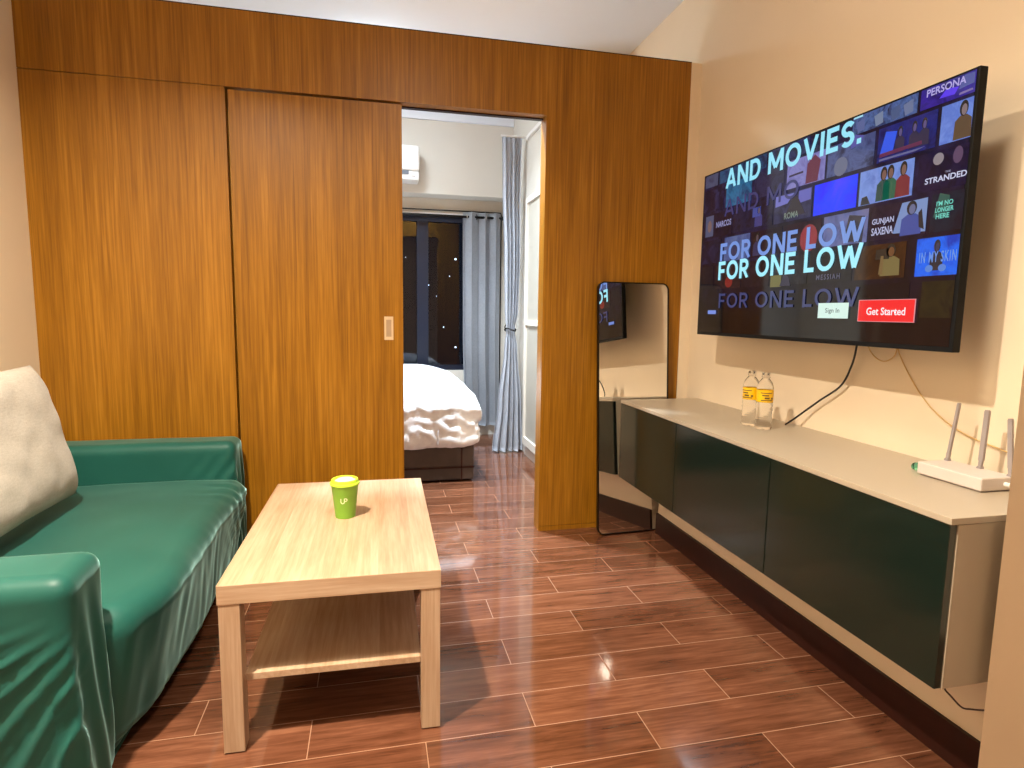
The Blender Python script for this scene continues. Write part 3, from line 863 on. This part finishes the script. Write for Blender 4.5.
# big loose cushion leaning on the backrest
bm = bmesh.new()
NU, NV = 44, 34
LW, LH, TH = .80, .485, .085
def pil_pt(i, j, side):
    a = -1 + 2 * i / NU; b_ = -1 + 2 * j / NV
    sx = a * LW / 2 * (1 - .05 * (1 - abs(b_)) ** 1.0 * abs(a) ** 6); sz = b_ * LH / 2 * (1 - .05 * (1 - abs(a)) * abs(b_) ** 6)
    th = TH * (max(0, 1 - abs(a) ** 5) ** .6) * (max(0, 1 - abs(b_) ** 5) ** .6)
    w = .006 * nz(Vector((sx, sz, side)), 6) + .006 * nz(Vector((sx, sz, 3 + side)), 14)
    # local: across the thickness, along the length, up
    x = side * (th + w * (1 if th > .01 else 0)); y = sx; z = sz
    # corners puff: slight lean
    lean = math.radians(14)
    X = x * math.cos(lean) - z * math.sin(lean); Z = x * math.sin(lean) + z * math.cos(lean)
    return Vector((-2.700 + X, -.455 - LW / 2 + y, .680 + Z))
grid = {}
for side in (1, -1):
    for i in range(NU + 1):
        for j in range(NV + 1):
            edge = i in (0, NU) or j in (0, NV)
            if edge and side == -1: grid[(i, j, -1)] = grid[(i, j, 1)]
            else: grid[(i, j, side)] = bm.verts.new(pil_pt(i, j, side))
    for i in range(NU):
        for j in range(NV):
            q = [grid[(i, j, side)], grid[(i + 1, j, side)], grid[(i + 1, j + 1, side)], grid[(i, j + 1, side)]]
            bm.faces.new(q if side == 1 else q[::-1])
o = part('back_cushion', bm, M['linen'], None, smooth=True)
tag(o, 'large oatmeal linen cushion leaning back on the green sofa', 'cushion')

# ------------------------------------------------------------------ leaning mirror
mir = thing('leaning_mirror', 'tall frameless-looking mirror with rounded corners and thin black rim leaning on the wood wall', 'mirror')
MW, MH = .372, 1.282
cen = Vector((-.2740, -.1100, .001)); ux = Vector((.99813, .06105, 0)).normalized(); MWr = .3965
tilt = math.radians(4.0)
back = Vector((-ux.y, ux.x, 0))        # horizontal, away from the camera
up = Vector((0, 0, 1)) * math.cos(tilt) + back * math.sin(tilt) 
up.normalize(); nrm = ux.cross(up).normalized()   # towards the camera
def mm(u, v, w): return cen + ux * u + up * (v + .004) + nrm * w
for o_ in (mir,): o_.location = cen; o_['_w'] = tuple(cen)
def extrude_outline(pts, w0, w1, inner=None):
    bm = bmesh.new()
    a = [bm.verts.new(mm(u, v, w0)) for u, v in pts]; b_ = [bm.verts.new(mm(u, v, w1)) for u, v in pts]; n = len(pts)
    for i in range(n): bm.faces.new([a[i], a[(i + 1) % n], b_[(i + 1) % n], b_[i]])
    if inner is None: bm.faces.new(a[::-1]); bm.faces.new(b_)
    else:
        c = [bm.verts.new(mm(u, v, w0)) for u, v in inner]; d = [bm.verts.new(mm(u, v, w1)) for u, v in inner]
        for i in range(n):
            j = (i + 1) % n
            bm.faces.new([c[j], c[i], d[i], d[j]]); bm.faces.new([a[j], a[i], c[i], c[j]]); bm.faces.new([b_[i], b_[j], d[j], d[i]])
    return bm
out = [(u, v + MH / 2) for u, v in rrect(MWr, MH, .035)]; inn = [(u, v + MH / 2) for u, v in rrect(MWr - .010, MH - .010, .031)]
part('frame', extrude_outline(out, -.008, .012, inn), M['blackm'], mir)
part('mirror_glass', extrude_outline(inn, .000, .008), M['mirror'], mir)
part('backing_board', extrude_outline(inn, -.007, -.0005), M['dust'], mir)

# ------------------------------------------------------------------ bottles on the console
def bottle(x, y, label, proto=None, rz=0):
    r = thing('water_bottle', label, 'bottle', (x, y, .7001), rz, 'empty water bottles on the console')
    bm = bmesh.new(); R0 = .0305
    prof = [(0, .004), (.012, .003), (.022, .0), (.028, .002), (R0, .008)]
    z = .014
    while z < .098: prof += [(R0, z), (R0 - .0016, z + .006), (R0, z + .012)]; z += .016
    prof += [(R0 - .001, .104), (R0 - .001, .152), (R0, .157), (R0 - .002, .166), (.024, .178), (.0165, .188), (.0128, .193), (.0128, .196), (.0155, .197), (.0155, .199), (.0128, .200), (.0128, .213)]
    inner = [(max(a - .0006, 0), b_) for a, b_ in prof[::-1]]
    lathe(bm, prof + inner[:1] , 0, 0, 28)
    part('bottle_body', bm, M['pet'], r, smooth=True, local=True)
    bm = bmesh.new(); lathe(bm, [(R0 - .0008, .105), (R0 + .0001, .105), (R0 + .0001, .150), (R0 - .0008, .150)], 0, 0, 36)
    lb = part('bottle_label', bm, M['label'], r, smooth=True, local=True, autosmooth=40)
    bm = bmesh.new()
    for k, (a0, a1, z0, z1) in enumerate(((-1.2, .2, .138, .1415), (-1.0, -.2, .128, .133), (-1.1, .3, .110, .114), (-.7, -.1, .117, .124), (.1, .4, .116, .123))):
        n = 6; ra = R0 + .0006
        for i in range(n):
            b0 = a0 + (a1 - a0) * i / n; b1 = a0 + (a1 - a0) * (i + 1) / n
            vs = [bm.verts.new((ra * math.cos(t), ra * math.sin(t), zz)) for t, zz in ((b0, z0), (b1, z0), (b1, z1), (b0, z1))]
            bm.faces.new(vs)
    part('label_print', bm, M['labelprint'], lb, local=True)
    bm = bmesh.new(); lathe(bm, [(0, .2145), (.0135, .2145), (.0145, .2135), (.0145, .202), (.0132, .202), (.0132, .2135)], 0, 0, 24)
    part('cap', bm, M['pet'], r, smooth=True, local=True, autosmooth=40)
    return r
bottle(-.142, -.852, 'clear plastic bottle with yellow label, the one of the pair nearer the wood wall', rz=-2.3)
bottle(-.134, -.926, 'clear plastic bottle with yellow label, the one of the pair nearer the router', rz=-1.5)

# ------------------------------------------------------------------ router
rt = thing('router', 'white box router with three thin aerials on the right end of the white cabinet', 'router', (-.06, -1.665, .7001))
rz_ = .0
bm = bmesh.new(); box(bm, -.120, -.012, -1.764, -1.583, .7035, .7365, bev=.003)
part('case', bm, plain('off_white_router_plastic', srgb(204, 192, 184), .4, 6, .02), rt)
bm = bmesh.new(); box(bm, -.114, -.018, -1.758, -1.589, .7001, .7037)
part('base_foot', bm, M['grey_pl'], rt)
for k in range(4):
    part('port', B(-.108 + k * .022, -.090 + k * .022, -1.7632, -1.7615, .708, .729), M['port'], rt)
bm = bmesh.new(); tube(bm, [(-.046, -1.7635, .719), (-.046, -1.778, .719)], .006, 12)
part('plug', bm, M['white_pl'], rt)
def aerial(x, y0, z0, y1, z1, flatw):
    bm = bmesh.new()
    tube(bm, [(x - .006, y0, z0), (x + .006, y0, z0)], .006, 12)
    d = Vector((0, y1 - y0, z1 - z0)); L_ = d.length; d.normalize(); s = Vector((0, -d.z, d.y))
    vs = []
    for t, w in ((0, .004), (.12, .0045), (.14, flatw), (.97, flatw), (1, flatw * .7)):
        c = Vector((x, y0, z0)) + d * L_ * t
        vs.append([bm.verts.new(c + s * a * w + Vector((b_ * .0035, 0, 0))) for a, b_ in ((-1, -1), (1, -1), (1, 1), (-1, 1))])
    for r0, r1 in zip(vs, vs[1:]):
        for i in range(4): bm.faces.new([r0[i], r0[(i + 1) % 4], r1[(i + 1) % 4], r1[i]])
    bm.faces.new(vs[0]); bm.faces.new(vs[-1])
    part('aerial', bm, M['grey_pl'], rt)
aerial(-.030, -1.592, .738, -1.610, .900, .0035)
aerial(-.024, -1.680, .738, -1.684, .892, .0062)
aerial(-.024, -1.758, .738, -1.743, .880, .0055)
# small green clear piece beside it
bm = bmesh.new()
rbox(bm, -.094, -.062, -1.578, -1.536, .7005, .722, .008, .006, lambda p, n: p + Vector((.002 * nz(p, 60), .002 * nz(p, 60, 3), .002 * nz(p, 70, 9) if p.z > .71 else 0)))
tag(part('plastic_cap', bm, M['greenclear'], None, smooth=True), 'small translucent green plastic piece lying beside the router', 'plastic piece')

# ------------------------------------------------------------------ cables
bm = bmesh.new()
tube(bm, smooth_path([(.020, -1.15, 1.20), (.010, -1.19, 1.06), (-.005, -1.21, 1.025), (.018, -1.17, .96), (.030, -1.115, .885), (.030, -1.02, .82), (.025, -.96, .775), (.012, -.905, .728), (-.002, -.880, .7045)], 10), .0036, 8)
o = part('power_cable', bm, M['black'], None, smooth=True); tag(o, 'black power cable running from the television down to the cabinet top', 'cable')
bm = bmesh.new()
tube(bm, smooth_path([(.030, -1.22, 1.20), (.035, -1.215, 1.05), (.040, -1.232, 1.005), (.042, -1.275, .985), (.043, -1.315, 1.005), (.043, -1.325, 1.05), (.043, -1.322, 1.07), (.044, -1.33, 1.02), (.046, -1.37, .955), (.047, -1.43, .885), (.048, -1.50, .833), (.048, -1.58, .800), (.048, -1.66, .785), (.046, -1.72, .772), (.040, -1.745, .758)], 10), .0020, 8)
o = part('thin_cable', bm, M['beige_cable'], None, smooth=True); tag(o, 'thin beige cable looped under the television and hanging towards the router', 'cable')
bm = bmesh.new()
tube(bm, [(.040, -1.745, .758), (.036, -1.752, .746), (.030, -1.760, .741), (.024, -1.752, .740)], .0035, 8)
tube(bm, [(.036, -1.752, .746), (.034, -1.768, .750)], .002, 6)
part('plug_tip', bm, M['hook'], o)
bm = bmesh.new()
tube(bm, smooth_path([(-.20, -1.796, .3055), (-.20, -1.789, .285), (-.20, -1.790, .230), (-.20, -1.792, .213), (-.20, -1.81, .205), (-.20, -1.838, .196), (-.20, -1.86, .206), (-.20, -1.89, .224), (-.20, -1.92, .245), (-.2, -1.925, .285), (-.2, -1.87, .3055)], 8), .0022, 8)
o = part('loose_cord', bm, M['hook'], None, smooth=True); tag(o, 'dark cord hanging in a small loop below the near end of the white cabinet', 'cable')

# ------------------------------------------------------------------ bedroom
bed = thing('bed', 'bed with a white gathered duvet on a dark base seen through the doorway', 'bed', (-1.9, 1.65, 0))
bx0, bx1, by0, by1 = -2.90, -.925, .985, 2.40
bm = bmesh.new(); box(bm, bx0, bx1, by0, by1, .012, .30, bev=.012)
part('bed_base', bm, M['bed_base'], bed)
bm = bmesh.new()
box(bm, bx0, bx1 - .0, by0 - .008, by0 + .004, .095, .105); box(bm, bx1 - .09, bx1 - .08, by0 - .008, by0, .012, .3)
part('base_trim', bm, M['skirt'], bed)
bm = bmesh.new(); rbox(bm, bx0, bx1 - .01, by0 + .01, by1, .30, .54, .05, .08)
part('mattress', bm, M['duvet'], bed, smooth=True)
def d_duv(p, n):
    q = p.copy()
    # puffy top, ruched hanging sides
    ex = min(1, max(0, (bx1 + .03 - p.x) / .45)); ey = min(1, max(0, (p.y - by0 + .05) / .55))
    if p.z > .45:
        q.z += .085 * (math.sin(ex * PI / 2) ** .8) * (math.sin(ey * PI / 2) ** .8) + .012 * nz(p, 5)
    side = max(0, min(1, (.56 - p.z) / .06))
    w = nz(p, 7) * .024 + abs(nz(Vector((p.x + p.z * .8, p.y + p.z * .8, p.z * .3)), 13, 3)) * .045 + abs(nz(Vector((p.x - p.z * .9, p.y, p.z * .5)), 22, 8)) * .022
    if n.y < -.2 or p.y < by0 + .03: q.y -= side * w + .012 * side
    if n.x > .2 or p.x > bx1 - .03: q.x += side * w * .8
    if p.z < .30: q.z += .018 * nz(p, 5, 9) + .02 * (p.x + 1.4)* -.1
    return q
bm = bmesh.new(); rbox(bm, bx0, bx1 + .025, by0 - .035, by1 - .05, .235, .600, .075, .022, d_duv)
part('duvet', bm, M['duvet'], bed, smooth=True)
# stitched seam on the hanging side
bm = bmesh.new(); tube(bm, [(-1.172 + .002 * math.sin(z * 90), by0 - .062 - .004 * math.sin(z * 60), z) for z in [.26 + .02 * k for k in range(14)]], .004, 6)
part('duvet_seam', bm, M['curtain_pale'], bed, smooth=True)

def sheet(name, xf, rows, ncol, folds, mat, parent=None, thick=.003):
    """curtain sheet: rows = [(z, x_left, x_right, depth, y)], folds across"""
    bm = bmesh.new(); NR = 60
    def lerp_row(t):
        zs = [r[0] for r in rows]
        z = rows[0][0] + (rows[-1][0] - rows[0][0]) * t
        for a, b_ in zip(rows, rows[1:]):
            if (a[0] >= z >= b_[0]):
                s = (a[0] - z) / (a[0] - b_[0] + 1e-9); s2 = s * s * (3 - 2 * s)
                return [z] + [a[i] + (b_[i] - a[i]) * s2 for i in range(1, 5)]
        return list(rows[-1])
    g_ = []
    for r in range(NR + 1):
        z, xl, xr, dep, y = lerp_row(r / NR); line = []
        for c in range(ncol + 1):
            u = c / ncol
            ph = u * folds * 2 * PI + .5 * math.sin(u * 9)
            x = xl + (xr - xl) * u + .12 * (xr - xl) / folds * math.sin(2 * ph)
            yy = y + dep * math.sin(ph) + dep * .3 * math.sin(ph * .5 + z)
            line.append(bm.verts.new((x, yy, z)))
        g_.append(line)
    for r in range(NR):
        for c in range(ncol): bm.faces.new([g_[r][c], g_[r][c + 1], g_[r + 1][c + 1], g_[r + 1][c]])
    me_b = bmesh.ops.solidify(bm, geom=bm.faces[:], thickness=thick)
    return part(name, bm, mat, parent, smooth=True)

# curtain at the window
c1 = thing('window_curtain', 'grey eyelet curtain drawn to the right side of the dark bedroom window', 'curtain', (-.66, 2.44, .10))
sheet('cloth', None, [(1.985, -.80, -.475, .030, 2.425), (1.0, -.795, -.475, .034, 2.425), (.10, -.775, -.465, .040, 2.425)], 120, 3.0, M['curtain'], c1)
bm = bmesh.new(); tube(bm, [(-2.5, 2.425, 1.945), (-.455, 2.425, 1.945)], .011, 12)
tube(bm, [(-.455, 2.425, 1.945), (-.43, 2.425, 1.945)], .018, 12)
for bx in (-2.4, -.448): tube(bm, [(bx, 2.425, 1.945), (bx, 2.499, 1.945)], .007, 8)
part('curtain_rod', bm, M['blackm'], c1, smooth=True, autosmooth=50)
for k in range(4):
    bm = bmesh.new(); cxk = -.765 + k * .085
    ring = [(cxk + .0, 2.425 + .022 * math.cos(a), 1.945 + .022 * math.sin(a)) for a in [2 * PI * i / 18 for i in range(19)]]
    tube(bm, ring, .004, 6, cap=False)
    part('eyelet', bm, M['blackm'] if k % 2 else M['chrome'], c1, smooth=True)
bm = bmesh.new(); tube(bm, [(-2.4, 2.485, 2.000), (-.50, 2.485, 2.000), (-.452, 2.485, 1.998), (-.447, 2.485, 1.98), (-.446, 2.488, 1.2), (-.446, 2.488, .15)], .0055, 8)
part('window_edging', bm, M['black'], win, smooth=True)

# tied curtain
c2 = thing('tied_curtain', 'pale grey curtain gathered with a tie, hanging to the floor left of the white door', 'curtain', (-.5, 1.8, 0))
sheet('cloth', None, [(2.46, -.590, -.438, .014, 1.80), (2.1, -.582, -.442, .017, 1.80), (1.5, -.560, -.436, .026, 1.80), (1.15, -.552, -.445, .022, 1.80), (.985, -.540, -.470, .014, 1.80),
                    (.85, -.553, -.452, .022, 1.79), (.4, -.605, -.415, .036, 1.775), (.012, -.650, -.402, .045, 1.765)], 140, 4.5, M['curtain_pale'], c2)
bm = bmesh.new()
tube(bm, [(-.506 + .044 * math.cos(a), 1.80 + .032 * math.sin(a), .99 + .010 * math.sin(2 * a)) for a in [2 * PI * i / 24 for i in range(25)]], .006, 8, cap=False)
tube(bm, smooth_path([(-.548, 1.78, .99), (-.556, 1.775, 1.01), (-.545, 1.77, 1.03)], 5), .004, 6)
part('tie_cord', bm, M['blackm'], c2, smooth=True)
bm = bmesh.new(); tube(bm, [(-.60, 1.80, 2.468), (XB - .001, 1.80, 2.468)], .008, 10)
part('curtain_rod', bm, M['white_pl'], c2, smooth=True, autosmooth=50)
bm = bmesh.new(); box(bm, XB - .02, XB, 1.00, 1.78, 2.44, 2.47, bev=.003)
o = part('wall_rail', bm, M['white_pl'], None); tag(o, 'white rail high on the bedroom side wall right of the tied curtain', 'rail')

# air conditioner on the beam
ac = thing('air_conditioner', 'white wall air conditioner seen past the edge of the sliding door', 'air conditioner', (-1.62, 2.2, 2.16))
ax0, ax1, ay0 = -2.03, -1.195, 2.105
bm = bmesh.new(); rbox(bm, ax0, ax1, ay0, 2.299, 2.235, 2.430, .02, .05)
part('front_casing', bm, M['white_pl'], ac, smooth=True)
bm = bmesh.new(); rbox(bm, ax0 + .002, ax1 - .002, ay0 + .012, 2.299, 2.165, 2.233, .012, .05)
part('lower_casing', bm, M['white_pl'], ac, smooth=True)
part('air_outlet', B(ax0 + .03, ax1 - .085, ay0 + .006, ay0 + .02, 2.205, 2.233), M['vent'], ac)
part('display_mark', B(ax1 - .060, ax1 - .032, ay0 + .009, ay0 + .013, 2.190, 2.197), M['grey_pl'], ac)

# ------------------------------------------------------------------ lamps
def lens_mat(name, col, st):
    return emis(name, col, st)
def downlight(x, y, label, power, col, r=.045, group=None, spread=PI):
    t = thing('ceiling_downlight', label, 'lamp', (x, y, H - .02), 0, group)
    bm = bmesh.new(); lathe(bm, [(r + .002, H - .001), (r + .018, H - .001), (r + .018, H - .006), (r + .004, H - .010), (r + .002, H - .006)], x, y, 32)
    part('trim_ring', bm, M['lampring'], t, smooth=True, autosmooth=40)
    bm = bmesh.new(); lathe(bm, [(0, H - .004), (r, H - .004), (r, H - .001), (0, H - .001)], x, y, 32)
    part('lens', bm, lens_mat('lamp_lens', col, 6), t)
    ld = bpy.data.lights.new('downlight_beam', 'AREA'); ld.shape = 'DISK'; ld.size = 2 * r; ld.energy = power; ld.color = col; ld.spread = spread
    lo = bpy.data.objects.new('downlight_beam', ld); COL.objects.link(lo); lo.location = (x, y, H - .013)
    return t
WARM = (1.0, .88, .70)
KEY = 118
downlight(-2.24, -1.96, 'round white ceiling downlight above the near end of the green sofa', KEY, WARM, spread=math.radians(140))
downlight(-1.3, -2.12, 'added unseen larger round ceiling light between table and camera, lifting the walls', 27, WARM, r=.15, spread=math.radians(165))  # made-up overhead light, added to raise the wall brightness
downlight(-1.7, -4.4, 'added unseen ceiling downlight behind the camera for weak fill', 14, WARM)  # weak fill lamp added out of view
COOL = (.78, .90, 1.0)
downlight(-1.15, .42, 'round white ceiling downlight just behind the wood partition, over the foot of the bed', 74, COOL, spread=math.radians(125))
downlight(-1.3, 1.15, 'added unseen ceiling downlight over the bed, brightening the bedroom', 30, COOL, spread=math.radians(125))  # extra lamp added to brighten duvet and curtains
# bedroom ceiling lamp
bl_ = thing('ceiling_lamp', 'white drum ceiling lamp over the bed', 'lamp', (-1.55, 1.35, H - .09))
bm = bmesh.new(); lathe(bm, [(0, H), (.19, H), (.19, H - .02), (.17, H - .025), (0, H - .025)], -1.55, 1.35, 40)
part('lamp_base', bm, M['lampring'], bl_, smooth=True, autosmooth=40)
bm = bmesh.new(); lathe(bm, [(0, H - .026), (.165, H - .026), (.175, H - .05), (.16, H - .085), (.10, H - .10), (0, H - .105)], -1.55, 1.35, 40)
part('diffuser', bm, emis('bedroom_lamp_diffuser', (.80, .92, 1.0), 60), bl_, smooth=True)

# city lights beyond the window
CAM = Vector((-1.5709, -2.9127, 1.1255)); yaw, pit, rol, FF = .2264, -.118, .0142, 603.8
Fv = Vector((math.sin(yaw) * math.cos(pit), math.cos(yaw) * math.cos(pit), math.sin(pit)))
Rv = Vector((math.cos(yaw), -math.sin(yaw), 0)); Uv = Rv.cross(Fv)
R2 = Rv * math.cos(rol) + Uv * math.sin(rol); U2 = Rv * -math.sin(rol) + Uv * math.cos(rol)
em_city = emis('distant_lamp_glow', (.8, .88, 1.0), 5)
# (x, y, z, radius) of far street and building lamps
FAR = [(4.01, 60, 3.78, .06), (6.77, 60, 6.48, .10), (6.16, 60, 4.74, .05), (5.54, 60, -.49, .06), (4.82, 60, 2.68, .04), (6.8, 60, -2.57, .09), (1.7, 60, 6.51, .04)]
for i, (x, y, z, r) in enumerate(FAR):
    bm = bmesh.new(); bmesh.ops.create_icosphere(bm, subdivisions=2, radius=r, matrix=Matrix.Translation((x, y, z)))
    o = part('city_lamp', bm, em_city, None, smooth=True)
    tag(o, 'tiny white city light far beyond the bedroom window at night', 'lamp', 'distant city lights beyond the window')

# night outside
w = bpy.data.worlds.new('night'); w.use_nodes = True; scene.world = w
bg = w.node_tree.nodes['Background']; bg.inputs[0].default_value = (.02, .05, .12, 1); bg.inputs[1].default_value = .08

# ------------------------------------------------------------------ camera
cd = bpy.data.cameras.new('camera'); cam = bpy.data.objects.new('camera', cd); COL.objects.link(cam)
cd.sensor_fit = 'HORIZONTAL'; cd.sensor_width = 36; cd.lens = FF / 1024 * 36; cd.clip_start = .02; cd.clip_end = 300
rot = Matrix((R2, U2, -Fv)).transposed()
cam.matrix_world = Matrix.Translation(CAM) @ rot.to_4x4()
scene.camera = cam
vs = scene.view_settings
scene.display_settings.display_device = 'sRGB'
vs.view_transform = 'Standard'; vs.look = 'None'; vs.gamma = 1; vs.use_curve_mapping = False; vs.exposure = 0
for o in bpy.data.objects:
    if '_w' in o: del o['_w']
